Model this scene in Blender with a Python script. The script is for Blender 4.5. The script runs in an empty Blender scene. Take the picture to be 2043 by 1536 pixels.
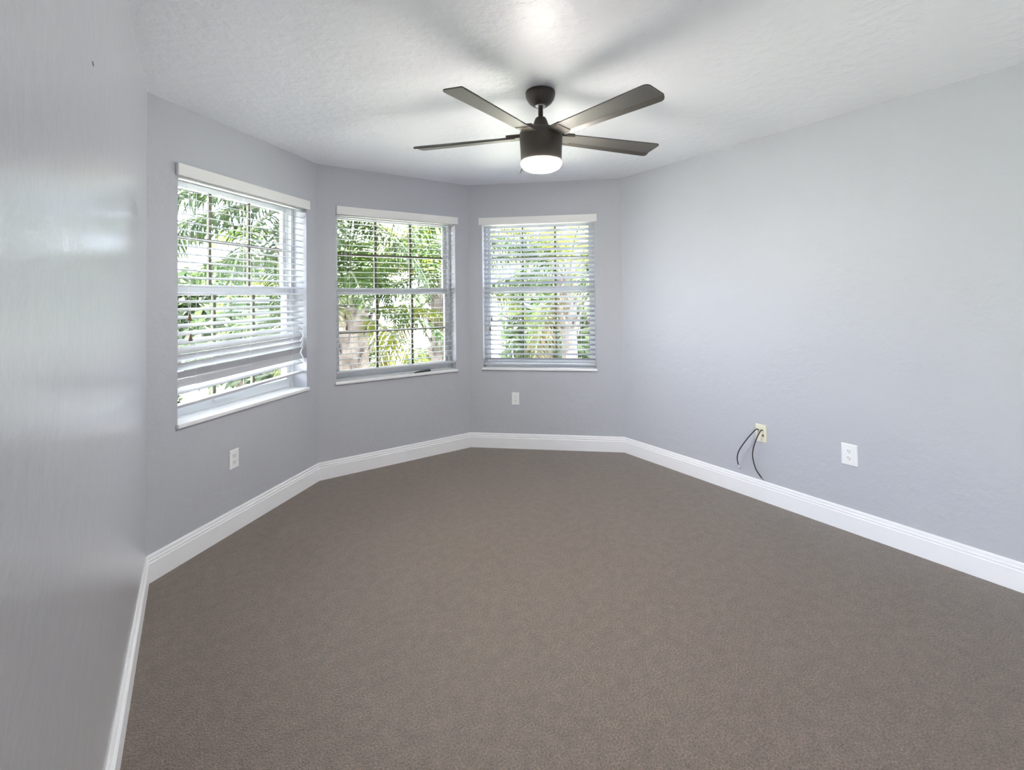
import bpy, bmesh, math, random
from mathutils import Vector, Matrix

R = math.radians
random.seed(7)
sc = bpy.context.scene
COL = sc.collection

# ------------------------------------------------------------------ camera
F_PX, PX, PY = 961.44, 1021.75, 571.7
PITCH, ROLL, CAM_H, YAW = -0.020705, 0.012213, 1.3908, -0.584128
cy, sy = math.cos(YAW), math.sin(YAW)
RZ = Matrix(((cy, -sy, 0), (sy, cy, 0), (0, 0, 1)))
fwd = Vector((0, math.cos(PITCH), -math.sin(PITCH)))
upv = Vector((0, math.sin(PITCH), math.cos(PITCH)))
rgt = Vector((1, 0, 0))
cr, sr = math.cos(ROLL), math.sin(ROLL)
e1 = RZ @ (cr * rgt - sr * upv)
e2 = RZ @ (sr * rgt + cr * upv)
e3 = RZ @ (-fwd)
cam_data = bpy.data.cameras.new('camera')
cam = bpy.data.objects.new('camera', cam_data)
COL.objects.link(cam)
cam.matrix_world = Matrix(((e1.x, e2.x, e3.x, 0), (e1.y, e2.y, e3.y, 0),
                           (e1.z, e2.z, e3.z, CAM_H), (0, 0, 0, 1)))
cam_data.sensor_fit = 'HORIZONTAL'
cam_data.sensor_width = 36.0
cam_data.lens = F_PX / 2043 * 36.0
cam_data.shift_x = (1021.5 - PX) / 2043
cam_data.shift_y = (PY - 768) / 2043
cam_data.clip_start = 0.02
sc.camera = cam

# ------------------------------------------------------------------ look, sky, sun
sc.view_settings.view_transform = 'Standard'
sc.view_settings.look = 'None'
sc.view_settings.gamma = 1
sc.view_settings.use_curve_mapping = False
sc.view_settings.exposure = 1.45
sc.cycles.use_denoising = True
sc.cycles.max_bounces = 14
sc.cycles.diffuse_bounces = 8
sc.cycles.transparent_max_bounces = 24
sc.cycles.sample_clamp_indirect = 8.0

SKY = 6.3
LAMP = 95.0
SUN = 84.0
w = bpy.data.worlds.new('sky')
sc.world = w
w.use_nodes = True
nt = w.node_tree
nt.nodes.clear()
out = nt.nodes.new('ShaderNodeOutputWorld')
bg = nt.nodes.new('ShaderNodeBackground')
tc = nt.nodes.new('ShaderNodeTexCoord')
mp = nt.nodes.new('ShaderNodeMapping')
mp.inputs['Scale'].default_value = (1, 1, 2.2)
nz = nt.nodes.new('ShaderNodeTexNoise')
nz.inputs['Scale'].default_value = 2.4
nz.inputs['Detail'].default_value = 6
rmp = nt.nodes.new('ShaderNodeValToRGB')
rmp.color_ramp.elements[0].position = 0.36
rmp.color_ramp.elements[0].color = (0.50, 0.70, 1.0, 1)
rmp.color_ramp.elements[1].position = 0.56
rmp.color_ramp.elements[1].color = (0.97, 0.97, 1.0, 1)
nt.links.new(tc.outputs['Generated'], mp.inputs['Vector'])
nt.links.new(mp.outputs['Vector'], nz.inputs['Vector'])
nt.links.new(nz.outputs['Fac'], rmp.inputs['Fac'])
nt.links.new(rmp.outputs['Color'], bg.inputs['Color'])
bg.inputs['Strength'].default_value = SKY
nt.links.new(bg.outputs[0], out.inputs['Surface'])

sl = bpy.data.lights.new('sun', 'SUN')
sl.energy = SUN
sl.angle = R(1.0)
sl.color = (1.0, 0.97, 0.92)
so = bpy.data.objects.new('sun', sl)
COL.objects.link(so)
so.rotation_euler = Vector((-0.10, -0.20, -1.0)).to_track_quat('-Z', 'Y').to_euler()   # near overhead, midday
so.location = (2, 8, 16)


# ------------------------------------------------------------------ materials
def mat(name, col, rough=0.6, metal=0.0, spec=0.5):
    m = bpy.data.materials.new(name)
    m.use_nodes = True
    b = m.node_tree.nodes['Principled BSDF']
    b.inputs['Base Color'].default_value = (*col, 1)
    b.inputs['Roughness'].default_value = rough
    b.inputs['Metallic'].default_value = metal
    b.inputs['Specular IOR Level'].default_value = spec
    return m


def noise_bump(m, scale, strength, dist=0.002, detail=3, kind='NOISE', second=None):
    t = m.node_tree
    b = t.nodes['Principled BSDF']
    co = t.nodes.new('ShaderNodeTexCoord')
    n = t.nodes.new('ShaderNodeTexNoise')
    n.inputs['Scale'].default_value = scale
    n.inputs['Detail'].default_value = detail
    t.links.new(co.outputs['Object'], n.inputs['Vector'])
    h = n.outputs['Fac']
    if kind == 'SPLAT':
        rr = t.nodes.new('ShaderNodeValToRGB')
        rr.color_ramp.elements[0].position = 0.45
        rr.color_ramp.elements[1].position = 0.62
        t.links.new(h, rr.inputs['Fac'])
        h = rr.outputs['Color']
    bp = t.nodes.new('ShaderNodeBump')
    bp.inputs['Strength'].default_value = strength
    bp.inputs['Distance'].default_value = dist
    t.links.new(h, bp.inputs['Height'])
    last = bp
    if second:
        n2 = t.nodes.new('ShaderNodeTexNoise')
        n2.inputs['Scale'].default_value = second[0]
        n2.inputs['Detail'].default_value = 2
        t.links.new(co.outputs['Object'], n2.inputs['Vector'])
        b2 = t.nodes.new('ShaderNodeBump')
        b2.inputs['Strength'].default_value = second[1]
        b2.inputs['Distance'].default_value = second[2]
        t.links.new(n2.outputs['Fac'], b2.inputs['Height'])
        t.links.new(bp.outputs['Normal'], b2.inputs['Normal'])
        last = b2
    t.links.new(last.outputs['Normal'], b.inputs['Normal'])
    return m


def vary(m, scale, c0, c1, p0=0.3, p1=0.7, detail=4, extra=None):
    t = m.node_tree
    b = t.nodes['Principled BSDF']
    co = t.nodes.new('ShaderNodeTexCoord')
    n = t.nodes.new('ShaderNodeTexNoise')
    n.inputs['Scale'].default_value = scale
    n.inputs['Detail'].default_value = detail
    r = t.nodes.new('ShaderNodeValToRGB')
    r.color_ramp.elements[0].position = p0
    r.color_ramp.elements[0].color = (*c0, 1)
    r.color_ramp.elements[1].position = p1
    r.color_ramp.elements[1].color = (*c1, 1)
    t.links.new(co.outputs['Object'], n.inputs['Vector'])
    t.links.new(n.outputs['Fac'], r.inputs['Fac'])
    cout = r.outputs['Color']
    if extra:
        n2 = t.nodes.new('ShaderNodeTexNoise')
        n2.inputs['Scale'].default_value = extra[0]
        n2.inputs['Detail'].default_value = 3
        r2 = t.nodes.new('ShaderNodeValToRGB')
        r2.color_ramp.elements[0].position = 0.35
        r2.color_ramp.elements[0].color = (extra[1],) * 3 + (1,)
        r2.color_ramp.elements[1].position = 0.65
        r2.color_ramp.elements[1].color = (extra[2],) * 3 + (1,)
        mx = t.nodes.new('ShaderNodeMix')
        mx.data_type = 'RGBA'
        mx.blend_type = 'MULTIPLY'
        mx.inputs[0].default_value = 1.0
        t.links.new(co.outputs['Object'], n2.inputs['Vector'])
        t.links.new(n2.outputs['Fac'], r2.inputs['Fac'])
        t.links.new(cout, mx.inputs[6])
        t.links.new(r2.outputs['Color'], mx.inputs[7])
        cout = mx.outputs[2]
    t.links.new(cout, b.inputs['Base Color'])
    return m


def leaf_mat(name, c0, c1, trans):
    m = bpy.data.materials.new(name)
    m.use_nodes = True
    t = m.node_tree
    t.nodes.clear()
    o = t.nodes.new('ShaderNodeOutputMaterial')
    d = t.nodes.new('ShaderNodeBsdfDiffuse')
    tr = t.nodes.new('ShaderNodeBsdfTranslucent')
    g = t.nodes.new('ShaderNodeBsdfGlossy')
    g.inputs['Roughness'].default_value = 0.45
    g.inputs['Color'].default_value = (0.5, 0.5, 0.5, 1)
    mx = t.nodes.new('ShaderNodeMixShader')
    mx.inputs[0].default_value = trans
    m2 = t.nodes.new('ShaderNodeMixShader')
    m2.inputs[0].default_value = 0.04
    co = t.nodes.new('ShaderNodeTexCoord')
    n = t.nodes.new('ShaderNodeTexNoise')
    n.inputs['Scale'].default_value = 3.0
    r = t.nodes.new('ShaderNodeValToRGB')
    r.color_ramp.elements[0].position = 0.35
    r.color_ramp.elements[0].color = (*c0, 1)
    r.color_ramp.elements[1].position = 0.65
    r.color_ramp.elements[1].color = (*c1, 1)
    t.links.new(co.outputs['Object'], n.inputs['Vector'])
    t.links.new(n.outputs['Fac'], r.inputs['Fac'])
    t.links.new(r.outputs['Color'], d.inputs['Color'])
    t.links.new(r.outputs['Color'], tr.inputs['Color'])
    t.links.new(d.outputs[0], mx.inputs[1])
    t.links.new(tr.outputs[0], mx.inputs[2])
    t.links.new(mx.outputs[0], m2.inputs[1])
    t.links.new(g.outputs[0], m2.inputs[2])
    t.links.new(m2.outputs[0], o.inputs['Surface'])
    return m


M = {}
M['wall'] = noise_bump(mat('wall_paint', (0.495, 0.512, 0.560), 0.50, 0, 0.4), 60, 0.40, 0.002, 3, 'NOISE', (18, 0.40, 0.006))
M['wall_sheen'] = noise_bump(mat('semigloss_wall_paint', (0.495, 0.512, 0.560), 0.26, 0, 1.0), 60, 0.35, 0.002, 3, 'NOISE', (16, 0.40, 0.006))
M['wall_sheen'].node_tree.nodes['Principled BSDF'].inputs['Coat Weight'].default_value = 0.8
M['wall_sheen'].node_tree.nodes['Principled BSDF'].inputs['Coat Roughness'].default_value = 0.30
M['ceiling'] = noise_bump(mat('ceiling_paint', (0.885, 0.90, 0.945), 0.42, 0, 0.5), 16, 0.45, 0.003, 5, 'SPLAT', (55, 0.3, 0.002))
M['carpet'] = vary(mat('carpet_pile', (0.2, 0.16, 0.13), 0.50, 0, 0.9), 150, (0.078, 0.056, 0.041), (0.222, 0.168, 0.130), 0.34, 0.66, 3, (22, 0.86, 1.12))
noise_bump(M['carpet'], 170, 0.55, 0.008, 3)
M['carpet'].node_tree.nodes['Principled BSDF'].inputs['Sheen Weight'].default_value = 0.35
M['carpet'].node_tree.nodes['Principled BSDF'].inputs['Sheen Roughness'].default_value = 0.4
M['trim'] = mat('white_trim_paint', (0.88, 0.89, 0.92), 0.35)
M['vinyl'] = mat('white_vinyl', (0.60, 0.62, 0.65), 0.35)
M['grid'] = mat('backlit_muntin', (0.10, 0.095, 0.06), 0.5)  # bars look dark against daylight; that backlit tone is put into the colour
M['sill'] = vary(mat('white_sill', (0.82, 0.84, 0.86), 0.25), 6, (0.80, 0.82, 0.84), (0.86, 0.87, 0.88))
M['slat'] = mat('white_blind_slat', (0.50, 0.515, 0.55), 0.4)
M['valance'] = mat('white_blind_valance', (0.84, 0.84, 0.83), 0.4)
M['cord'] = mat('white_cord', (0.75, 0.75, 0.74), 0.8)
M['tassel'] = mat('brown_wood_tassel', (0.22, 0.13, 0.07), 0.5)
M['bronze'] = mat('dark_bronze_metal', (0.085, 0.074, 0.062), 0.40, 0.35, 0.5)
M['blade'] = mat('dark_bronze_blade', (0.085, 0.080, 0.072), 0.46, 0.1, 0.6)
M['nickel'] = mat('nickel_metal', (0.75, 0.75, 0.76), 0.25, 1.0)
M['plate'] = mat('white_plate_plastic', (0.86, 0.87, 0.88), 0.35)
M['ivory'] = mat('ivory_plate_plastic', (0.80, 0.77, 0.62), 0.4)
M['slot'] = mat('dark_slot', (0.10, 0.10, 0.11), 0.7)
M['cable'] = mat('black_cable_jacket', (0.025, 0.025, 0.027), 0.45)
M['dark'] = mat('dark_green_plastic', (0.025, 0.040, 0.042), 0.35)
M['scuff'] = mat('grey_scuff', (0.12, 0.12, 0.13), 0.8)
M['lawn'] = vary(mat('lawn_grass', (0.1, 0.16, 0.05), 0.9, 0, 0.1), 1.2, (0.17, 0.182, 0.15), (0.235, 0.245, 0.215), 0.3, 0.7, 6)
M['road'] = vary(mat('pale_road', (0.4, 0.4, 0.4), 0.9, 0, 0.1), 3, (0.42, 0.41, 0.42), (0.5, 0.49, 0.5))
M['fence'] = mat('white_fence_paint', (0.4, 0.4, 0.42), 0.6)
M['stucco'] = noise_bump(mat('pale_stucco', (0.17, 0.18, 0.21), 0.8), 20, 0.3, 0.01)
M['roof'] = mat('grey_roof_shingle', (0.06, 0.06, 0.065), 0.9)
M['houseglass'] = mat('dark_house_glass', (0.05, 0.06, 0.08), 0.1)
M['trunk'] = noise_bump(vary(mat('palm_trunk_bark', (0.2, 0.18, 0.16), 0.9, 0, 0.2), 5, (0.085, 0.068, 0.060), (0.17, 0.15, 0.15), 0.3, 0.7, 6), 14, 0.8, 0.03)
M['stem'] = mat('pale_frond_stem', (0.07, 0.085, 0.04), 0.6)
M['wood'] = mat('tree_bark', (0.09, 0.075, 0.06), 0.9)
M['leafA'] = leaf_mat('palm_leaf_green', (0.0153, 0.0359, 0.0071), (0.0359, 0.0612, 0.0124), 0.40)
M['leafF'] = leaf_mat('shaded_palm_leaf', (0.0072, 0.0192, 0.0036), (0.0156, 0.0324, 0.0060), 0.35)  # darker copy of the green leaf, shade of the near fronds in its colour
M['leafB'] = leaf_mat('palm_leaf_yellow_green', (0.0544, 0.0736, 0.0080), (0.0992, 0.1088, 0.0160), 0.45)
M['leafC'] = leaf_mat('palm_leaf_dry', (0.0588, 0.0420, 0.0147), (0.0798, 0.0630, 0.0294), 0.3)
M['leafD'] = leaf_mat('shrub_leaf', (0.0266, 0.0459, 0.0169), (0.0531, 0.0773, 0.0338), 0.35)
M['leafE'] = leaf_mat('tree_leaf', (0.0189, 0.0357, 0.0126), (0.0420, 0.0609, 0.0231), 0.35)

g = bpy.data.materials.new('window_glass')
g.use_nodes = True
t = g.node_tree
t.nodes.clear()
o = t.nodes.new('ShaderNodeOutputMaterial')
tr = t.nodes.new('ShaderNodeBsdfTransparent')
tr.inputs['Color'].default_value = (0.97, 0.97, 0.97, 1)
gl = t.nodes.new('ShaderNodeBsdfGlossy')
gl.inputs['Roughness'].default_value = 0.02
fr = t.nodes.new('ShaderNodeFresnel')
fr.inputs['IOR'].default_value = 1.25
mx = t.nodes.new('ShaderNodeMixShader')
t.links.new(fr.outputs[0], mx.inputs[0])
t.links.new(tr.outputs[0], mx.inputs[1])
t.links.new(gl.outputs[0], mx.inputs[2])
t.links.new(mx.outputs[0], o.inputs['Surface'])
M['glass'] = g

e = bpy.data.materials.new('lit_diffuser')
e.use_nodes = True
b = e.node_tree.nodes['Principled BSDF']
b.inputs['Base Color'].default_value = (0.9, 0.88, 0.84, 1)
b.inputs['Emission Color'].default_value = (1.0, 0.93, 0.85, 1)
b.inputs['Emission Strength'].default_value = LAMP
M['lit'] = e


# ------------------------------------------------------------------ helpers
def link(name, bm, mats, parent=None, smooth=False, mw=None, bevel=0, auto=False):
    bmesh.ops.recalc_face_normals(bm, faces=bm.faces)
    me = bpy.data.meshes.new(name)
    bm.to_mesh(me)
    bm.free()
    for mm in (mats if isinstance(mats, (list, tuple)) else [mats]):
        me.materials.append(mm)
    if smooth:
        for p in me.polygons:
            p.use_smooth = True
    ob = bpy.data.objects.new(name, me)
    COL.objects.link(ob)
    if parent:
        ob.parent = parent
    if mw is not None:
        ob.matrix_world = mw
    if bevel:
        md = ob.modifiers.new('bevel', 'BEVEL')
        md.width = bevel
        md.segments = 2
        md.limit_method = 'ANGLE'
    return ob


def empty(name, mw):
    ob = bpy.data.objects.new(name, None)
    COL.objects.link(ob)
    ob.matrix_world = mw
    ob.empty_display_size = 0.1
    return ob


def tag(o, label=None, cat=None, group=None, kind=None):
    if label: o['label'] = label
    if cat: o['category'] = cat
    if group: o['group'] = group
    if kind: o['kind'] = kind
    return o


def box(bm, x0, x1, y0, y1, z0, z1, mi=0):
    v = [bm.verts.new(p) for p in ((x0, y0, z0), (x1, y0, z0), (x1, y1, z0), (x0, y1, z0),
                                   (x0, y0, z1), (x1, y0, z1), (x1, y1, z1), (x0, y1, z1))]
    for f in ((0, 3, 2, 1), (4, 5, 6, 7), (0, 1, 5, 4), (1, 2, 6, 5), (2, 3, 7, 6), (3, 0, 4, 7)):
        fc = bm.faces.new([v[i] for i in f])
        fc.material_index = mi


def lathe(bm, prof, n=32, cx=0, cyy=0):
    rings = []
    for r, z in prof:
        if r < 1e-6:
            rings.append([bm.verts.new((cx, cyy, z))])
        else:
            rings.append([bm.verts.new((cx + r * math.cos(2 * math.pi * k / n), cyy + r * math.sin(2 * math.pi * k / n), z)) for k in range(n)])
    for a, c in zip(rings[:-1], rings[1:]):
        for k in range(n):
            j = (k + 1) % n
            if len(a) == 1 and len(c) == 1:
                continue
            if len(a) == 1:
                bm.faces.new((a[0], c[k], c[j]))
            elif len(c) == 1:
                bm.faces.new((a[k], a[j], c[0]))
            else:
                bm.faces.new((a[k], a[j], c[j], c[k]))


def tube(bm, pts, rad, n=8, cap=True):
    pts = [Vector(p) for p in pts]
    rings = []
    prev = None
    for i, p in enumerate(pts):
        d = (pts[min(i + 1, len(pts) - 1)] - pts[max(i - 1, 0)]).normalized()
        ref = Vector((0, 0, 1)) if abs(d.z) < 0.95 else Vector((1, 0, 0))
        if prev is None:
            a = d.cross(ref).normalized()
        else:
            a = (prev - d * prev.dot(d)).normalized()
        prev = a
        c = d.cross(a)
        r = rad[i] if isinstance(rad, (list, tuple)) else rad
        rings.append([bm.verts.new(p + a * (r * math.cos(2 * math.pi * k / n)) + c * (r * math.sin(2 * math.pi * k / n))) for k in range(n)])
    for a, c in zip(rings[:-1], rings[1:]):
        for k in range(n):
            j = (k + 1) % n
            bm.faces.new((a[k], a[j], c[j], c[k]))
    if cap:
        bm.faces.new(rings[0][::-1])
        bm.faces.new(rings[-1])


def spline(pts, n=6):
    pts = [Vector(p) for p in pts]
    res = []
    for i in range(len(pts) - 1):
        p0 = pts[max(i - 1, 0)]; p1 = pts[i]; p2 = pts[i + 1]; p3 = pts[min(i + 2, len(pts) - 1)]
        for k in range(n):
            s = k / n
            res.append(0.5 * ((2 * p1) + (p2 - p0) * s + (2 * p0 - 5 * p1 + 4 * p2 - p3) * s * s + (3 * p1 - p0 - 3 * p2 + p3) * s ** 3))
    res.append(pts[-1])
    return res


# ------------------------------------------------------------------ room shell
H = 2.44
TH = 0.20
XL, XR, YF = -0.196, 3.195, -1.75
A = Vector((XL, 3.0036)); B = Vector((0.8008, 3.9373)); Cc = Vector((2.1542, 3.9863)); D = Vector((XR, 3.0483))
E0 = Vector((XR, YF)); F0 = Vector((XL, YF))
LOOP = [F0, A, B, Cc, D, E0]              # clockwise seen from above: inside is on the right hand
NAMES = ['left', 'back_left', 'back', 'back_right', 'right', 'front']


def unit(a, b_):
    return (b_ - a).normalized()


def outw(d):
    return Vector((-d.y, d.x))


def offset_corner(i, o):                   # corner i pushed inwards by o (negative: outwards)
    p = LOOP[i]
    d1 = unit(LOOP[i - 1], p)
    d2 = unit(p, LOOP[(i + 1) % 6])
    n1, n2 = -outw(d1), -outw(d2)
    m = (n1 + n2).normalized()
    return p + m * (o / m.dot(n1))


def wall_frame(i):                         # local x along the wall, y outwards, z up
    p, q = LOOP[i], LOOP[(i + 1) % 6]
    d = unit(p, q); n = outw(d)
    return Matrix(((d.x, n.x, 0, p.x), (d.y, n.y, 0, p.y), (0, 0, 1, 0), (0, 0, 0, 1))), (q - p).length


OPEN = {1: (0.172, 1.232, 0.722, 2.105), 2: (0.138, 1.207, 0.722, 2.105), 3: (0.127, 1.162, 0.722, 2.105),
        0: (0.15, 1.55, 0.05, 1.28)}  # opening for the added glazing, out of view, sized for its light
GLASS_Y = {1: 0.160, 2: 0.142, 3: 0.142, 0: 0.142}

for i in range(6):
    mw, L = wall_frame(i)
    inv = mw.inverted()
    oa = (inv @ offset_corner(i, -TH).to_3d()).x
    ob_ = (inv @ offset_corner((i + 1) % 6, -TH).to_3d()).x
    bm = bmesh.new()
    ss_in = [0, L]; ss_out = [oa, ob_]; zs = [0, H]
    if i in OPEN:
        s0, s1, z0, z1 = OPEN[i]
        ss_in = [0, s0, s1, L]; ss_out = [oa, s0, s1, ob_]; zs = [0, z0, z1, H]
    vin = [[bm.verts.new((s, 0, z)) for z in zs] for s in ss_in]
    vout = [[bm.verts.new((s, TH, z)) for z in zs] for s in ss_out]
    nx, nzz = len(ss_in) - 1, len(zs) - 1
    for a in range(nx):
        for c in range(nzz):
            if nx == 3 and a == 1 and c == 1:
                continue
            bm.faces.new((vin[a][c], vin[a + 1][c], vin[a + 1][c + 1], vin[a][c + 1]))
            bm.faces.new((vout[a][c], vout[a][c + 1], vout[a + 1][c + 1], vout[a + 1][c]))
    for a in range(nx):
        for c in (0, nzz):
            bm.faces.new((vin[a][c], vout[a][c], vout[a + 1][c], vin[a + 1][c]))
    for a in (0, nx):
        for c in range(nzz):
            bm.faces.new((vin[a][c], vin[a][c + 1], vout[a][c + 1], vout[a][c]))
    if nx == 3:
        ring = [(1, 1), (2, 1), (2, 2), (1, 2)]
        for k in range(4):
            (a, c), (a2, c2) = ring[k], ring[(k + 1) % 4]
            fc = bm.faces.new((vin[a][c], vin[a2][c2], vout[a2][c2], vout[a][c]))
            fc.material_index = 1
    o = link('wall_' + NAMES[i], bm, [M['wall_sheen' if i == 0 else 'wall']] * 2, None, False, mw)
    tag(o, kind='structure')

# floor and ceiling slabs follow the room's outline
for nm, z0, z1, off, m in (('floor', -0.25, 0.0, -TH, M['carpet']), ('ceiling', H, H + 0.22, -0.75, M['ceiling'])):
    bm = bmesh.new()
    lo = [bm.verts.new((*offset_corner(k, off), z0)) for k in range(6)]
    hi = [bm.verts.new((*offset_corner(k, off), z1)) for k in range(6)]
    bm.faces.new(lo); bm.faces.new(hi[::-1])
    for k in range(6):
        j = (k + 1) % 6
        bm.faces.new((lo[k], lo[j], hi[j], hi[k]))
    tag(link(nm, bm, m), kind='structure')

# baseboards: moulded profile (distance from the wall, height), mitred in the corners
BASE = [(0.0, 0.0), (0.0155, 0.0), (0.0155, 0.094), (0.0105, 0.098), (0.0105, 0.102), (0.0135, 0.105), (0.0135, 0.109),
        (0.0085, 0.1135), (0.0085, 0.126), (0.0050, 0.1335), (0.0, 0.1335)]
for i in range(6):
    bm = bmesh.new()
    ra = [bm.verts.new((*offset_corner(i, o_), z)) for o_, z in BASE]
    rb = [bm.verts.new((*offset_corner((i + 1) % 6, o_), z)) for o_, z in BASE]
    for k in range(len(BASE)):
        j = (k + 1) % len(BASE)
        bm.faces.new((ra[k], ra[j], rb[j], rb[k]))
    bm.faces.new(ra); bm.faces.new(rb[::-1])
    tag(link('baseboard_' + NAMES[i], bm, M['trim']), kind='structure')


# ------------------------------------------------------------------ windows
def make_window(n, i):
    mw, L = wall_frame(i)
    s0, s1, z0, z1 = OPEN[i]
    Dg = GLASS_Y[i]
    root = empty('window_%d' % n, mw @ Matrix.Translation((s0, 0, z0)))
    tag(root, kind='structure')
    W = s1 - s0; Hh = z1 - z0
    bm = bmesh.new()                                     # sill with a small nosing over the wall face
    box(bm, -0.010, W + 0.010, -0.020, 0.0, -0.008, 0.014)
    box(bm, 0.001, W - 0.001, 0.0, Dg - 0.045, 0.001, 0.014)
    link('window_sill', bm, M['sill'], root, bevel=0.004)
    bm = bmesh.new()                                     # outer frame
    y0, y1, fw = Dg - 0.045, Dg + 0.045, 0.022
    box(bm, 0.001, fw, y0, y1, 0.001, Hh - 0.001); box(bm, W - fw, W - 0.001, y0, y1, 0.001, Hh - 0.001)
    box(bm, fw, W - fw, y0, y1, 0.001, 0.02); box(bm, fw, W - fw, y0, y1, Hh - fw, Hh - 0.001)
    link('window_frame', bm, M['vinyl'], root)
    zm0, zm1 = 1.421 - z0, 1.472 - z0
    for nm, a0, a1, ya, yb, bot, top in (('lower_sash', 0.022, zm1, Dg - 0.030, Dg - 0.003, 0.060, 0.050),
                                         ('upper_sash', zm0, Hh - fw - 0.002, Dg + 0.003, Dg + 0.030, 0.045, 0.035)):
        bm = bmesh.new()
        x0, x1, st = fw + 0.001, W - fw - 0.001, 0.030
        box(bm, x0, x0 + st, ya, yb, a0, a1); box(bm, x1 - st, x1, ya, yb, a0, a1)
        box(bm, x0 + st, x1 - st, ya, yb, a0, a0 + bot); box(bm, x0 + st, x1 - st, ya, yb, a1 - top, a1)
        sash = link(nm, bm, M['vinyl'], root)
        ym = (ya + yb) / 2
        bm = bmesh.new()
        box(bm, x0 + st, x1 - st, ym - 0.002, ym + 0.002, a0 + bot, a1 - top)
        link('pane', bm, M['glass'], sash)
        bm = bmesh.new()
        gw = 0.010
        xs = [x0 + st + (x1 - x0 - 2 * st) * k / 3 for k in (1, 2)]
        zc = (a0 + bot + a1 - top) / 2
        for x in xs:
            box(bm, x - gw, x + gw, ym - 0.008, ym + 0.008, a0 + bot, a1 - top)
        edges = [x0 + st] + xs + [x1 - st]
        for k in range(3):
            l = edges[k] + (gw if k else 0); r_ = edges[k + 1] - (gw if k < 2 else 0)
            box(bm, l, r_, ym - 0.008, ym + 0.008, zc - gw, zc + gw)
        tag(link('muntin_grid', bm, M['grid'], sash), 'muntin bars coloured dark as seen backlit')
    if i == 1:
        bm = bmesh.new()
        box(bm, 0.36, 0.50, Dg - 0.040, Dg - 0.030, 0.052, 0.066)
        link('sash_lift', bm, M['vinyl'], root)
    return root


for n, i in ((1, 1), (2, 2), (3, 3)):
    make_window(n, i)
# unseen glazing added in the left wall behind the camera, brightens the right wall
mw, L = wall_frame(0)
s0, s1, z0, z1 = OPEN[0]
root = empty('window_4', mw @ Matrix.Translation((s0, 0, z0)))
tag(root, kind='structure')
W, Hh = s1 - s0, z1 - z0
bm = bmesh.new()
for x in (0.001, W / 2 - 0.02, W - 0.041):
    box(bm, x, x + 0.04, 0.1, 0.16, 0.001, Hh - 0.001)
for xa, xb in ((0.041, W / 2 - 0.02), (W / 2 + 0.02, W - 0.041)):
    box(bm, xa, xb, 0.1, 0.16, 0.001, 0.04); box(bm, xa, xb, 0.1, 0.16, Hh - 0.04, Hh - 0.001)
link('window_frame', bm, M['vinyl'], root)
bm = bmesh.new()
box(bm, 0.02, W - 0.02, 0.128, 0.132, 0.02, Hh - 0.02)
link('pane', bm, M['glass'], root)


# ------------------------------------------------------------------ venetian blinds
def slat_strip(bm, x0, x1, zl, zr, tilt, width=0.050, thick=0.0028, yc=0.045):
    n = 5
    rows = []
    for k in range(n):
        y = (k / (n - 1) - 0.5) * width
        crown = 0.0022 * (1 - (2 * y / width) ** 2)
        rows.append((y, crown))
    top = []; bot = []
    ct, st = math.cos(tilt), math.sin(tilt)
    for x, z in ((x0, zl), (x1, zr)):
        top.append([bm.verts.new((x, yc + y * ct - (c + thick / 2) * st, z + y * st + (c + thick / 2) * ct)) for y, c in rows])
        bot.append([bm.verts.new((x, yc + y * ct - (c - thick / 2) * st, z + y * st + (c - thick / 2) * ct)) for y, c in rows])
    for k in range(n - 1):
        bm.faces.new((top[0][k], top[0][k + 1], top[1][k + 1], top[1][k]))
        bm.faces.new((bot[0][k], bot[1][k], bot[1][k + 1], bot[0][k + 1]))
    for k in (0, n - 1):
        bm.faces.new((top[0][k], top[1][k], bot[1][k], bot[0][k]))
    for s in (0, 1):
        bm.faces.new(top[s] + bot[s][::-1])


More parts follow.
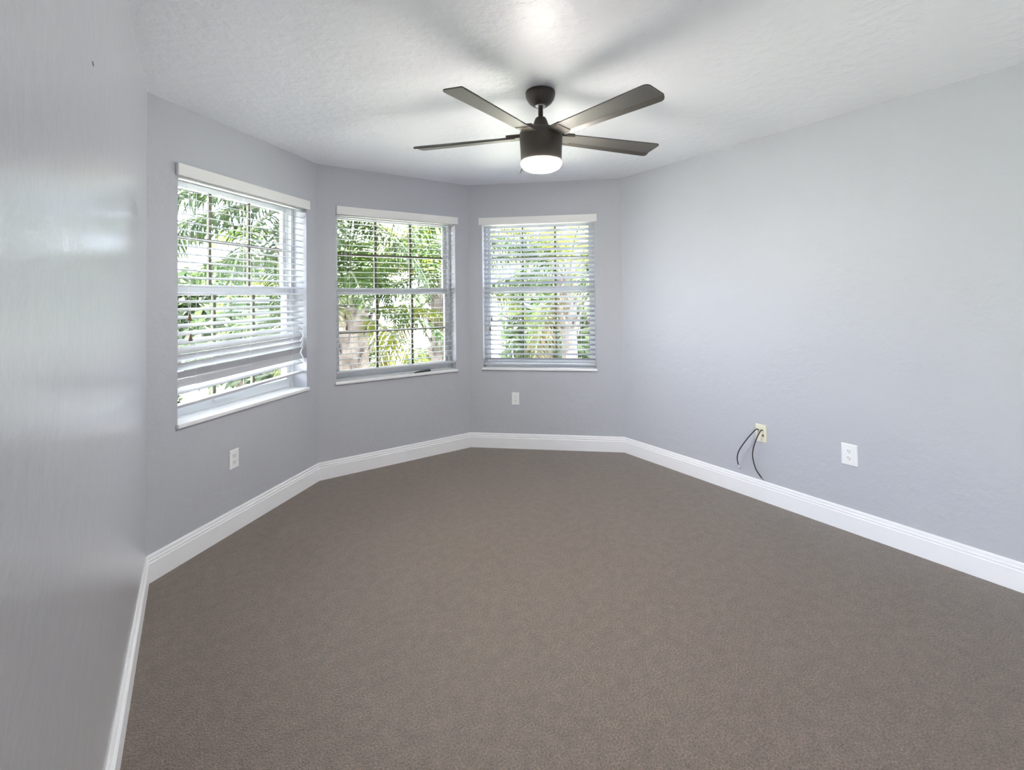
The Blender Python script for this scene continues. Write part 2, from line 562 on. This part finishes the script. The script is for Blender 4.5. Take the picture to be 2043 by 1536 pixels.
def make_blind(i, va, vb, slats, rail, cords, label, vz=(2.060, 2.126)):
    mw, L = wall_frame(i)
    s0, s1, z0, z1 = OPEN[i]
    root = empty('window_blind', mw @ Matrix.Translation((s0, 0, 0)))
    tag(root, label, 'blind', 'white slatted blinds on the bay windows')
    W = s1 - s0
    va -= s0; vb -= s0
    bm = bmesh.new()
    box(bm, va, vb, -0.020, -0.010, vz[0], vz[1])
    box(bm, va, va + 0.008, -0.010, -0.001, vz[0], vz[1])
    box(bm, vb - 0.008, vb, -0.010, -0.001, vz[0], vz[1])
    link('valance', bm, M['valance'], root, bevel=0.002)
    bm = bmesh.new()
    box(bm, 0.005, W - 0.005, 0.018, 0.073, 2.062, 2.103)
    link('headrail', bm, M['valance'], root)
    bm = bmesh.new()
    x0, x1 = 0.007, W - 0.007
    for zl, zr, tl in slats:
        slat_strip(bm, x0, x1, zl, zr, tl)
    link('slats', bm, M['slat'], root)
    bm = bmesh.new()
    zl, zr = rail
    v = [bm.verts.new(p) for p in ((x0, 0.020, zl - .008), (x1, 0.020, zr - .008), (x1, 0.070, zr - .008), (x0, 0.070, zl - .008),
                                   (x0, 0.020, zl + .008), (x1, 0.020, zr + .008), (x1, 0.070, zr + .008), (x0, 0.070, zl + .008))]
    for f in ((0, 3, 2, 1), (4, 5, 6, 7), (0, 1, 5, 4), (1, 2, 6, 5), (2, 3, 7, 6), (3, 0, 4, 7)):
        bm.faces.new([v[k] for k in f])
    link('bottom_rail', bm, M['slat'], root, bevel=0.003)
    for x in (0.13, W / 2, W - 0.13):
        zb = zl + (zr - zl) * (x - x0) / (x1 - x0)
        bm = bmesh.new()
        for y in (0.0185, 0.0715):
            tube(bm, [(x, y, 2.065), (x, y, zb)], 0.0008, 5)
        link('ladder_cord', bm, M['cord'], root)
    for x, zt in cords:
        bm = bmesh.new()
        tube(bm, [(x, 0.010, 2.07), (x, 0.008, (2.07 + zt) / 2), (x, 0.006, zt)], 0.0009, 5)
        c_ = link('pull_cord', bm, M['cord'], root)
        bm = bmesh.new()
        lathe(bm, [(0.0, zt + 0.012), (0.004, zt + 0.012), (0.006, zt), (0.010, zt - 0.022), (0.009, zt - 0.026), (0, zt - 0.026)], 12, x, 0.006)
        tag(link('tassel', bm, M['tassel'], c_, True), 'brown wooden tassel')
    return root


PITCH_S = 0.0440
sA = []
z = 2.045
nA = 27
tilts = [16] * 18 + [18, 22, 30, 42, -60, -64, -60, 52, 30]
for k in range(nA):
    f_ = k / (nA - 1)
    zz = 2.045 - k * 0.0440
    skew = 0.0 if f_ < 0.6 else 0.030 * (f_ - 0.6) / 0.4
    sA.append((zz - 0.004 * (k > 22), zz + skew, R(tilts[k])))
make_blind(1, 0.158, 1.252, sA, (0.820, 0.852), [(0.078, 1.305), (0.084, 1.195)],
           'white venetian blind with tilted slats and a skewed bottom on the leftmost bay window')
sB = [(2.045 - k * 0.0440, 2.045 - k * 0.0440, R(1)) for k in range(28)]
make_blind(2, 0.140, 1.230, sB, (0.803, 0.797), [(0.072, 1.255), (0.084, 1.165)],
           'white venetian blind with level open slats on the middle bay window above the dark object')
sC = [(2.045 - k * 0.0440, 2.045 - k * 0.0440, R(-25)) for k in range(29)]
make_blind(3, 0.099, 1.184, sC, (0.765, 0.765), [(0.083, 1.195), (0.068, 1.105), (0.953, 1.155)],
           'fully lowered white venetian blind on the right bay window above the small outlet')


# ------------------------------------------------------------------ ceiling fan
FX, FY = 1.483, 1.959
fan = empty('ceiling_fan', Matrix.Translation((FX, FY, H)))
tag(fan, 'dark bronze ceiling fan with long flat blades and a lit round lamp below its motor', 'ceiling fan')
bm = bmesh.new()
lathe(bm, [(0, -0.0005), (0.073, -0.0005), (0.076, -0.006), (0.076, -0.020), (0.070, -0.040), (0.056, -0.060), (0.040, -0.072), (0.034, -0.076), (0.028, -0.070), (0, -0.070)], 40)
link('canopy', bm, M['bronze'], fan, True)
bm = bmesh.new()
lathe(bm, [(0, -0.066), (0.026, -0.066), (0.026, -0.078), (0.0, -0.083)], 24)
tag(link('hanger_ball', bm, M['nickel'], fan, True), 'pale metal collar')
bm = bmesh.new()
lathe(bm, [(0, -0.068), (0.0125, -0.068), (0.0125, -0.150), (0, -0.150)], 20)
link('downrod', bm, M['bronze'], fan, True)
bm = bmesh.new()
lathe(bm, [(0, -0.132), (0.016, -0.132), (0.026, -0.137), (0.032, -0.150), (0.046, -0.192), (0.050, -0.206), (0, -0.206)], 32)
link('yoke_cover', bm, M['bronze'], fan, True)
bm = bmesh.new()
lathe(bm, [(0, -0.200), (0.075, -0.200), (0.100, -0.205), (0.109, -0.214), (0.110, -0.230), (0.106, -0.300), (0.104, -0.358), (0.102, -0.362), (0.0, -0.362)], 48)
link('motor_housing', bm, M['bronze'], fan, True)
bm = bmesh.new()
lathe(bm, [(0, -0.363), (0.1005, -0.363), (0.104, -0.368), (0.103, -0.379), (0.093, -0.393), (0.072, -0.404), (0.040, -0.411), (0, -0.413)], 48)
tag(link('light_diffuser', bm, M['lit'], fan, True), 'glowing white round diffuser')


def blade_mesh():
    bm = bmesh.new()
    r0, r1 = 0.125, 0.692
    th = 0.005
    pit = R(-7)
    stations = [0, 0.1, 0.25, 0.4, 0.55, 0.7, 0.85, 0.93, 0.965, 0.985, 0.995, 1.0]
    prof = []
    for s in stations:
        r = r0 + (r1 - r0) * s
        half = 0.050 + 0.017 * min(1, s * 1.1)
        cut = max(0, (r - (r1 - 0.022))) / 0.022
        half_c = half - 0.022 * (1 - math.sqrt(max(0, 1 - cut * cut)))
        prof.append((r, half, half_c))
    ts = [-1, -0.6, -0.2, 0.2, 0.62, 0.66, 0.85, 1.0]
    top = []; bot = []
    for r, half, hc in prof:
        rt = []; rb = []
        for t_ in ts:
            y = t_ * hc
            fold = max(0, y - 0.64 * half)
            yy = y - fold * 0.12
            zz = -fold * 0.55
            Y = yy * math.cos(pit) - zz * math.sin(pit)
            Z = yy * math.sin(pit) + zz * math.cos(pit)
            rt.append(bm.verts.new((r, Y, Z + th / 2))); rb.append(bm.verts.new((r, Y, Z - th / 2)))
        top.append(rt); bot.append(rb)
    n, m_ = len(prof), len(ts)
    for a in range(n - 1):
        for c in range(m_ - 1):
            bm.faces.new((top[a][c], top[a + 1][c], top[a + 1][c + 1], top[a][c + 1]))
            bm.faces.new((bot[a][c], bot[a][c + 1], bot[a + 1][c + 1], bot[a + 1][c]))
        for c in (0, m_ - 1):
            bm.faces.new((top[a][c], bot[a][c], bot[a + 1][c], top[a + 1][c]))
    for a in (0, n - 1):
        for c in range(m_ - 1):
            bm.faces.new((top[a][c], top[a][c + 1], bot[a][c + 1], bot[a][c]))
    return bm


def bracket_mesh():
    bm = bmesh.new()
    for (xa, xb, wa, wb, zt, zb) in ((0.085, 0.175, 0.040, 0.046, 0.012, -0.006),):
        pit = R(-7)
        vs = []
        for x, wd in ((xa, wa), (xb, wb)):
            for y, z in ((-wd, zb), (wd, zb), (wd, zt), (-wd, zt)):
                vs.append(bm.verts.new((x, y * math.cos(pit) - z * math.sin(pit), y * math.sin(pit) + z * math.cos(pit))))
        for f in ((0, 1, 2, 3), (7, 6, 5, 4), (0, 4, 5, 1), (1, 5, 6, 2), (2, 6, 7, 3), (3, 7, 4, 0)):
            bm.faces.new([vs[k] for k in f])
    return bm


BZ = -0.229
b0 = link('blade', blade_mesh(), M['blade'], fan)
br0 = link('blade_bracket', bracket_mesh(), M['bronze'], b0, bevel=0.003)
for k, ang in enumerate((347.5, 275.5, 203.5, 131.5, 59.5)):
    if k == 0:
        bl = b0
    else:
        bl = b0.copy(); COL.objects.link(bl); bl.parent = fan
        c_ = br0.copy(); COL.objects.link(c_); c_.parent = bl
    bl.location = (0, 0, BZ)
    bl.rotation_euler = (0, 0, R(ang))


# ------------------------------------------------------------------ outlets, cables, small things
def outlet(i, s, z, wd, ht, label, recept=True, ivory=False):
    mw, L = wall_frame(i)
    root = empty('coaxial_wall_plate' if ivory else 'wall_outlet', mw @ Matrix.Translation((s, 0, z)))
    tag(root, label, 'outlet' if not ivory else 'wall plate', None if ivory else 'white duplex wall outlets')
    bm = bmesh.new()
    # plate: bevelled slab
    y1, y2 = -0.0005, -0.0065
    v = []
    for y, sh in ((y1, 0), (y1 - 0.003, 0), (y2, 0.004)):
        v.append([bm.verts.new((sx * (wd / 2 - sh), y, sz * (ht / 2 - sh))) for sx, sz in ((-1, -1), (1, -1), (1, 1), (-1, 1))])
    for a, c in zip(v[:-1], v[1:]):
        for k in range(4):
            j = (k + 1) % 4
            bm.faces.new((a[k], a[j], c[j], c[k]))
    bm.faces.new(v[0]); bm.faces.new(v[-1][::-1])
    link('cover_plate', bm, M['ivory'] if ivory else M['plate'], root)
    if recept:
        for sgn in (1, -1):
            bm = bmesh.new()
            zc = sgn * 0.0195
            pts = []
            for k in range(24):
                a = 2 * math.pi * k / 24
                pts.append((0.0172 * math.cos(a), max(-0.0140, min(0.0140, 0.0172 * math.sin(a)))))
            lo = [bm.verts.new((x, -0.0060, zc + zz)) for x, zz in pts]
            hi = [bm.verts.new((x * .96, -0.0085, zc + zz * .96)) for x, zz in pts]
            for k in range(24):
                j = (k + 1) % 24
                bm.faces.new((lo[k], lo[j], hi[j], hi[k]))
            bm.faces.new(hi); bm.faces.new(lo[::-1])
            rc = link('receptacle', bm, M['plate'], root)
            bm = bmesh.new()
            box(bm, -0.0078, -0.0052, -0.0090, -0.0080, zc - 0.001, zc + 0.0085)
            box(bm, 0.0052, 0.0074, -0.0090, -0.0080, zc + 0.0, zc + 0.0075)
            box(bm, -0.0022, 0.0022, -0.0090, -0.0080, zc - 0.0095, zc - 0.0050)
            tag(link('slots', bm, M['slot'], rc), 'dark grey slots')
        bm = bmesh.new()
        tube(bm, [(0, -0.0060, 0), (0, -0.0078, 0)], 0.003, 12)
        link('screw', bm, M['plate'], root)
    return root


outlet(1, 0.547, 0.433, 0.070, 0.114, 'white duplex outlet low under the leftmost bay window')
outlet(3, 0.425, 0.453, 0.070, 0.114, 'white duplex outlet low under the right bay window')
outlet(4, 1.766, 0.445, 0.084, 0.124, 'larger white duplex outlet on the right wall beside the ivory cable plate')
cp = outlet(4, 1.240, 0.450, 0.076, 0.118, 'ivory wall plate on the right wall with two black cables coming out', False, True)
bm = bmesh.new()
tube(bm, [(0.015, -0.006, -0.012), (0.015, -0.010, -0.012)], [0.0075, 0.0065], 14)
tag(link('coaxial_jack', bm, M['slot'], cp), 'dark round jack')
for z in (0.047, -0.047):
    bm = bmesh.new()
    tube(bm, [(0, -0.006, z), (0, -0.0075, z)], 0.0028, 12)
    link('screw', bm, M['ivory'], cp)
mwR, _ = wall_frame(4)


def cable(pts, label, tip_len):
    root_p = Vector(pts[0])
    mw = mwR @ Matrix.Translation(root_p)
    path = spline([Vector(p) - root_p for p in pts], 8)
    bm = bmesh.new()
    tube(bm, path, 0.0036, 10)
    o = link('coaxial_cable', bm, M['cable'], None, True, mw)
    tag(o, label, 'cable', 'black cables from the ivory plate')
    d = (path[-1] - path[-2]).normalized()
    bm = bmesh.new()
    p = path[-1]
    tube(bm, [p - d * 0.004, p + d * 0.010, p + d * 0.0101, p + d * tip_len, p + d * (tip_len + .0001), p + d * (tip_len + 0.006)],
         [0.0046, 0.0046, 0.0060, 0.0060, 0.0012, 0.0012], 12)
    tag(link('connector', bm, M['nickel'], o, True), 'silver metal cable connector')
    return o


cable([(1.224, -0.004, 0.466), (1.220, -0.03, 0.474), (1.167, -0.05, 0.400), (1.113, -0.055, 0.313), (1.094, -0.05, 0.259), (1.094, -0.045, 0.223), (1.099, -0.042, 0.205)],
      'shorter black cable curving left from the ivory plate, silver end hanging free', 0.022)
cable([(1.255, -0.004, 0.470), (1.252, -0.025, 0.473), (1.234, -0.045, 0.422), (1.214, -0.055, 0.349), (1.206, -0.05, 0.289), (1.217, -0.038, 0.215), (1.238, -0.028, 0.173), (1.252, -0.024, 0.156)],
      'longer black cable from the ivory plate hanging down to the baseboard', 0.014)

# small dark object on the middle sill
mw2, _ = wall_frame(2)
bm = bmesh.new()
secs = []
for x, wd, ht in ((-0.078, 0.006, 0.004), (-0.060, 0.013, 0.010), (-0.02, 0.018, 0.017), (0.03, 0.019, 0.020), (0.068, 0.017, 0.021), (0.078, 0.014, 0.019)):
    secs.append([bm.verts.new((x, wd * math.cos(a), ht * 0.5 * (1 + math.sin(a)))) for a in [2 * math.pi * k / 12 for k in range(12)]])
for a, c in zip(secs[:-1], secs[1:]):
    for k in range(12):
        j = (k + 1) % 12
        bm.faces.new((a[k], a[j], c[j], c[k]))
bm.faces.new(secs[0]); bm.faces.new(secs[-1][::-1])
o = link('remote_control', bm, M['dark'], None, True, mw2 @ Matrix.Translation((0.880, 0.022, 0.7362)) @ Matrix.Rotation(R(3), 4, 'Z'))
tag(o, 'small dark tapered handheld object lying on the middle window sill', 'remote')

# small dark scuff high on the left wall
mw0, _ = wall_frame(0)
bm = bmesh.new()
prof = [(-0.007, 0.0005), (-0.002, 0.0016), (0.004, 0.0012), (0.008, 0.0003)]
up_ = [bm.verts.new((x, -0.0012, zt - x * 0.35)) for x, zt in prof]
dn_ = [bm.verts.new((x, -0.0012, -zt - x * 0.35)) for x, zt in prof]
ub = [bm.verts.new((x, -0.0001, zt - x * 0.35)) for x, zt in prof]
db = [bm.verts.new((x, -0.0001, -zt - x * 0.35)) for x, zt in prof]
for k in range(3):
    bm.faces.new((up_[k], up_[k + 1], dn_[k + 1], dn_[k]))
    bm.faces.new((ub[k], db[k], db[k + 1], ub[k + 1]))
    bm.faces.new((up_[k], ub[k], ub[k + 1], up_[k + 1]))
    bm.faces.new((dn_[k], dn_[k + 1], db[k + 1], db[k]))
bm.faces.new((up_[0], dn_[0], db[0], ub[0])); bm.faces.new((up_[3], ub[3], db[3], dn_[3]))
o = link('wall_scuff', bm, M['scuff'], None, False, mw0 @ Matrix.Translation((1.453 + 3.0036 - 3.0 - YF, 0, 1.943)))
tag(o, 'tiny dark chip mark high on the left wall near the ceiling', 'mark')

# ------------------------------------------------------------------ garden outside
GZ = -3.0
bm = bmesh.new()
box(bm, -60, 70, 4.5, 110, GZ - 0.2, GZ)
box(bm, -60, 70, -40, 4.5, GZ - 0.2, GZ)
tag(link('lawn', bm, M['lawn']), kind='structure')
bm = bmesh.new()
box(bm, -60, 70, 35, 50, GZ + 0.0, GZ + 0.03)
tag(link('road', bm, M['road']), kind='structure')


def frond_bm(L, droop, rise, nl=46, lw=0.046, ll=0.55, hang=0.6, seed=0):
    """one feather frond along +x: (rachis mesh, leaflets mesh)"""
    rnd = random.Random(seed)
    pts = []
    a = rise
    p = Vector((0, 0, 0))
    n = 16
    for k in range(n + 1):
        pts.append(p.copy())
        a -= droop / n * (0.4 + 1.2 * k / n)
        p = p + Vector((math.cos(a), 0, math.sin(a))) * (L / n)
    bs = bmesh.new()
    tube(bs, pts, [0.028 * (1 - 0.85 * k / n) + 0.003 for k in range(n + 1)], 6)
    bl = bmesh.new()
    for q in range(nl):
        f_ = 0.14 + 0.86 * q / (nl - 1)
        x = f_ * n
        k = min(int(x), n - 1)
        c = pts[k].lerp(pts[k + 1], x - k)
        tdir = (pts[k + 1] - pts[k]).normalized()
        nrm = Vector((-tdir.z, 0, tdir.x))
        ln = ll * (math.sin(math.pi * min(1, f_ * 0.88 + 0.1)) ** 0.6) * rnd.uniform(0.85, 1.1)
        for sd in (-1, 1):
            out_ = (Vector((0, sd, 0)) * 0.9 + tdir * rnd.uniform(0.45, 0.75) + nrm * rnd.uniform(-0.15, 0.45)).normalized()
            wd = tdir.copy()
            prev = None
            pp = c.copy()
            dd = out_.copy()
            for s in range(4):
                fs = s / 3
                hw = lw * (0.5 + 0.5 * min(1, fs * 4)) * (1 - fs ** 2.2) * 0.5 + 0.001
                va = bl.verts.new(pp - wd * hw); vb = bl.verts.new(pp + wd * hw)
                if prev:
                    bl.faces.new((prev[0], prev[1], vb, va))
                prev = (va, vb)
                dd = (dd + Vector((0, 0, -1)) * hang * (0.25 + 0.35 * s) * rnd.uniform(0.7, 1.2)).normalized()
                pp = pp + dd * (ln / 3)
    return bs, bl


def mk_mesh(name, bm, m, recalc=True):
    if recalc:
        bmesh.ops.recalc_face_normals(bm, faces=bm.faces)
    me = bpy.data.meshes.new(name)
    bm.to_mesh(me); bm.free()
    me.materials.append(m)
    return me


FR = []
for k, (L, dr, ri, hg) in enumerate(((2.6, 1.5, 0.85, 0.7), (2.9, 1.9, 1.15, 0.9), (2.4, 1.3, 0.35, 0.8), (2.7, 1.2, 0.1, 1.0))):
    bs, bl = frond_bm(L, dr, ri, seed=k, hang=hg)
    st_me = mk_mesh('frond_stem', bs, M['stem'])
    FR.append((st_me, [mk_mesh('leaflets', bl, M['leafA'])]))
    for mm in ('leafB', 'leafC', 'leafF'):
        c_ = FR[-1][1][0].copy(); c_.materials[0] = M[mm]; FR[-1][1].append(c_)


def trunk_bm(h, r0, r1, rnd, boots=0.0):
    bm = bmesh.new()
    n = 16
    rings = int(h / 0.12)
    prev = None
    for k in range(rings + 1):
        f_ = k / rings
        rr = r0 + (r1 - r0) * f_ + 0.012 * (k % 2)
        ring = [bm.verts.new(((rr + rnd.uniform(-.01, .01)) * math.cos(2 * math.pi * q / n), (rr + rnd.uniform(-.01, .01)) * math.sin(2 * math.pi * q / n), h * f_)) for q in range(n)]
        if prev:
            for q in range(n):
                j = (q + 1) % n
                bm.faces.new((prev[q], prev[j], ring[j], ring[q]))
        prev = ring
    bm.faces.new(prev)
    if boots:                                   # cut leaf bases spiralling round the upper trunk
        nb = int(boots / 0.055)
        for k in range(nb):
            zz = h - boots + boots * k / nb
            a = k * R(137.5)
            rr = r0 + (r1 - r0) * zz / h
            d = Vector((math.cos(a), math.sin(a), 0)); s_ = Vector((-d.y, d.x, 0))
            c = Vector((0, 0, zz)) + d * (rr - 0.03)
            ln = rnd.uniform(0.16, 0.26)
            tip = c + d * (0.13) + Vector((0, 0, ln))
            v = [bm.verts.new(q) for q in (c - s_ * .09, c + s_ * .09, c + s_ * .07 + d * .06, c - s_ * .07 + d * .06,
                                           tip - s_ * .05, tip + s_ * .05, tip + s_ * .04 + d * .03, tip - s_ * .04 + d * .03)]
            for f in ((0, 3, 2, 1), (4, 5, 6, 7), (0, 1, 5, 4), (1, 2, 6, 5), (2, 3, 7, 6), (3, 0, 4, 7)):
                bm.faces.new([v[q] for q in f])
    return bm


def palm(x, y, h, label, nf=24, seed=0, scale=1.0, yellow=0.3, dry=2, r0=0.24, r1=0.20, boots=1.2, phase=0.0, dark=False):
    rnd = random.Random(seed)
    root = empty('palm_tree', Matrix.Translation((x, y, GZ)))
    tag(root, label, 'palm tree', 'palms in the garden outside the bay windows')
    link('trunk', trunk_bm(h, r0, r1, rnd, boots), M['trunk'], root)
    for k in range(nf):
        f_ = k / (nf - 1)
        isdry = k >= nf - dry
        if f_ < 0.3: v = 1
        elif f_ < 0.65: v = 0
        elif f_ < 0.85: v = 2
        else: v = 3
        st = bpy.data.objects.new('frond', FR[v][0]); COL.objects.link(st); st.parent = root
        a = k * R(137.5) + phase + rnd.uniform(-.15, .15)
        tl = rnd.uniform(-0.12, 0.12) + (0.55 if isdry else 0)
        st.location = (0.10 * math.cos(a), 0.10 * math.sin(a), h + 0.10 - 0.25 * f_)
        st.rotation_euler = (rnd.uniform(-.25, .25), tl + 0.2 * f_, a)
        s_ = scale * rnd.uniform(0.88, 1.08)
        st.scale = (s_, s_, s_)
        mi = 2 if isdry else (1 if rnd.random() < yellow else (3 if dark else 0))
        lf = bpy.data.objects.new('leaflets', FR[v][1][mi]); COL.objects.link(lf); lf.parent = st
        if isdry:
            tag(lf, 'dry brown leaflets')
    return root


palm(2.19, 8.2, 4.25, 'palm with pale stubby trunk standing at the left of the middle window', 26, 1, 1.05, 0.55, 1, 0.30, 0.27, 1.5)
palm(4.15, 8.90, 4.60, 'palm with brown trunk standing at the right edge of the middle window', 24, 2, 1.0, 0.55, 4, 0.21, 0.19, 1.6, 0.7)
palm(1.17, 6.90, 5.75, 'tall palm whose drooping fronds, coloured dark for shade, fill the top of the leftmost window', 34, 3, 0.95, 0.0, 0, 0.2, 0.18, 1.0, 0.3, True)
palm(6.2, 7.35, 4.8, 'palm with low fronds seen through the blind of the right window', 24, 4, 1.0, 0.50, 2, 0.16, 0.14, 1.2, 1.1)


def foliage_bm(rx, ry, rz, n, size, seed):
    rnd = random.Random(seed)
    bm = bmesh.new()
    lobes = [Vector((rnd.uniform(-.5, .5), rnd.uniform(-.5, .5), rnd.uniform(-.4, .5))) for _ in range(9)]
    for k in range(n):
        l = rnd.choice(lobes)
        d = Vector((rnd.gauss(0, 1), rnd.gauss(0, 1), rnd.gauss(0, 1))).normalized() * (rnd.random() ** 0.4) * 0.52
        p = l + d
        c = Vector((p.x * rx, p.y * ry, p.z * rz))
        a = Vector((rnd.gauss(0, 1), rnd.gauss(0, 1), rnd.gauss(0, .7))).normalized()
        b_ = a.cross(Vector((rnd.gauss(0, 1), rnd.gauss(0, 1), rnd.gauss(0, 1)))).normalized()
        s_ = size * rnd.uniform(0.6, 1.3)
        v = [bm.verts.new(c + a * s_), bm.verts.new(c + b_ * s_ * .42), bm.verts.new(c - a * s_), bm.verts.new(c - b_ * s_ * .42)]
        bm.faces.new(v)
    return bm


FOL = [mk_mesh('foliage', foliage_bm(1, 1, 1, 5200, 0.085, k), M['leafD' if k % 2 else 'leafE'], False) for k in range(3)]


def tree(name, x, y, zc, rx, ry, rz, label, cat, group, k, trunk_r):
    root = empty(name, Matrix.Translation((x, y, GZ)))
    tag(root, label, cat, group)
    fo = bpy.data.objects.new('foliage', FOL[k % 3]); COL.objects.link(fo); fo.parent = root
    fo.location = (0, 0, zc - GZ); fo.scale = (rx, ry, rz)
    fo.rotation_euler = (0, 0, k * 1.3)
    bm = bmesh.new()
    tube(bm, [(0, 0, 0), (0.05, 0.02, (zc - GZ) * .5), (0, 0, zc - GZ)], [trunk_r, trunk_r * .8, trunk_r * .4], 10)
    link('trunk', bm, M['wood'], root, True)
    return root


tree('shrub', 6.6, 21.0, GZ + 0.9, 1.6, 1.3, 0.95, 'rounded green shrub low in the middle window, left of the brown palm trunk', 'shrub', 'shrubs on the lawn', 1, 0.05)
tree('shrub', 11.2, 23.5, GZ + 1.1, 2.0, 1.6, 1.2, 'wide green shrub on the lawn seen low at the left of the right window', 'shrub', 'shrubs on the lawn', 2, 0.05)
tree('shrub', 7.5, 27.0, GZ + 1.0, 1.6, 1.4, 1.1, 'green shrub beyond the lawn near the pale road, in the middle window', 'shrub', 'shrubs on the lawn', 3, 0.05)
tree('shrub', -1.6, 17.6, GZ + 1.2, 1.5, 1.4, 1.3, 'pale green shrub behind the white fence in the leftmost window', 'shrub', 'shrubs on the lawn', 5, 0.05)
tree('broadleaf_tree', 12.6, 15.5, 0.6, 3.4, 3.0, 3.6, 'large pale green tree filling the right window behind its blind', 'tree', 'trees beyond the lawn', 4, 0.2)
tree('broadleaf_tree', 20.5, 15.0, 0.9, 3.6, 3.0, 3.9, 'green tree at the far right behind the right window', 'tree', 'trees beyond the lawn', 5, 0.2)
tree('broadleaf_tree', -1.0, 25.0, 0.8, 3.0, 3.0, 3.8, 'pale green tree at the far left of the leftmost window', 'tree', 'trees beyond the lawn', 6, 0.2)
tree('broadleaf_tree', 6.6, 46.0, 1.5, 5.0, 4.0, 4.6, 'hazy green tree across the road in the middle window', 'tree', 'trees beyond the lawn', 7, 0.3)
tree('broadleaf_tree', 2.4, 30.0, 1.0, 3.0, 3.0, 4.0, 'green tree behind the leftmost window between palm and house', 'tree', 'trees beyond the lawn', 8, 0.25)

tree('broadleaf_tree', 1.3, 19.0, -0.1, 2.2, 2.0, 2.7, 'mid green tree close behind the dark palm in the leftmost window', 'tree', 'trees beyond the lawn', 9, 0.2)

# white picket fence low in the leftmost window
fn = empty('picket_fence', Matrix.Translation((-2.2, 14.6, GZ)))
tag(fn, 'white picket fence on the lawn at the bottom left of the leftmost window', 'fence')
bm = bmesh.new()
box(bm, 0, 6.0, -0.02, 0.02, 0.30, 0.38); box(bm, 0, 6.0, -0.02, 0.02, 0.92, 1.0)
link('rails', bm, M['fence'], fn)
bm = bmesh.new()
box(bm, -0.03, 0.03, -0.045, -0.02, 0.0, 1.12)
p0 = link('picket', bm, M['fence'], fn)
for k in range(41):
    o = p0 if k == 0 else p0.copy()
    if k:
        COL.objects.link(o); o.parent = fn
    o.location = (0.03 + k * 0.148, 0, 0)

# neighbouring house: only its pale end wall shows in the leftmost window
hs = empty('neighbour_house', Matrix.Translation((3.35, 21.0, GZ)))
tag(hs, 'pale stucco house wall behind the palms at the right of the leftmost window', 'house')
bm = bmesh.new()
box(bm, -1.05, 1.15, 0, 5.0, 0, 5.7)
link('wall', bm, M['stucco'], hs)
bm = bmesh.new()
v = [bm.verts.new(p) for p in ((-1.35, -0.3, 5.7), (1.45, -0.3, 5.7), (0.05, -0.3, 6.35), (-1.35, 5.3, 5.7), (1.45, 5.3, 5.7), (0.05, 5.3, 6.35))]
for f in ((0, 1, 2), (5, 4, 3), (0, 2, 5, 3), (1, 4, 5, 2), (0, 3, 4, 1)):
    bm.faces.new([v[k] for k in f])
link('roof', bm, M['roof'], hs)
bm = bmesh.new()
box(bm, -0.72, -0.30, -0.03, -0.002, 3.75, 4.3)
link('house_window', bm, M['houseglass'], hs)
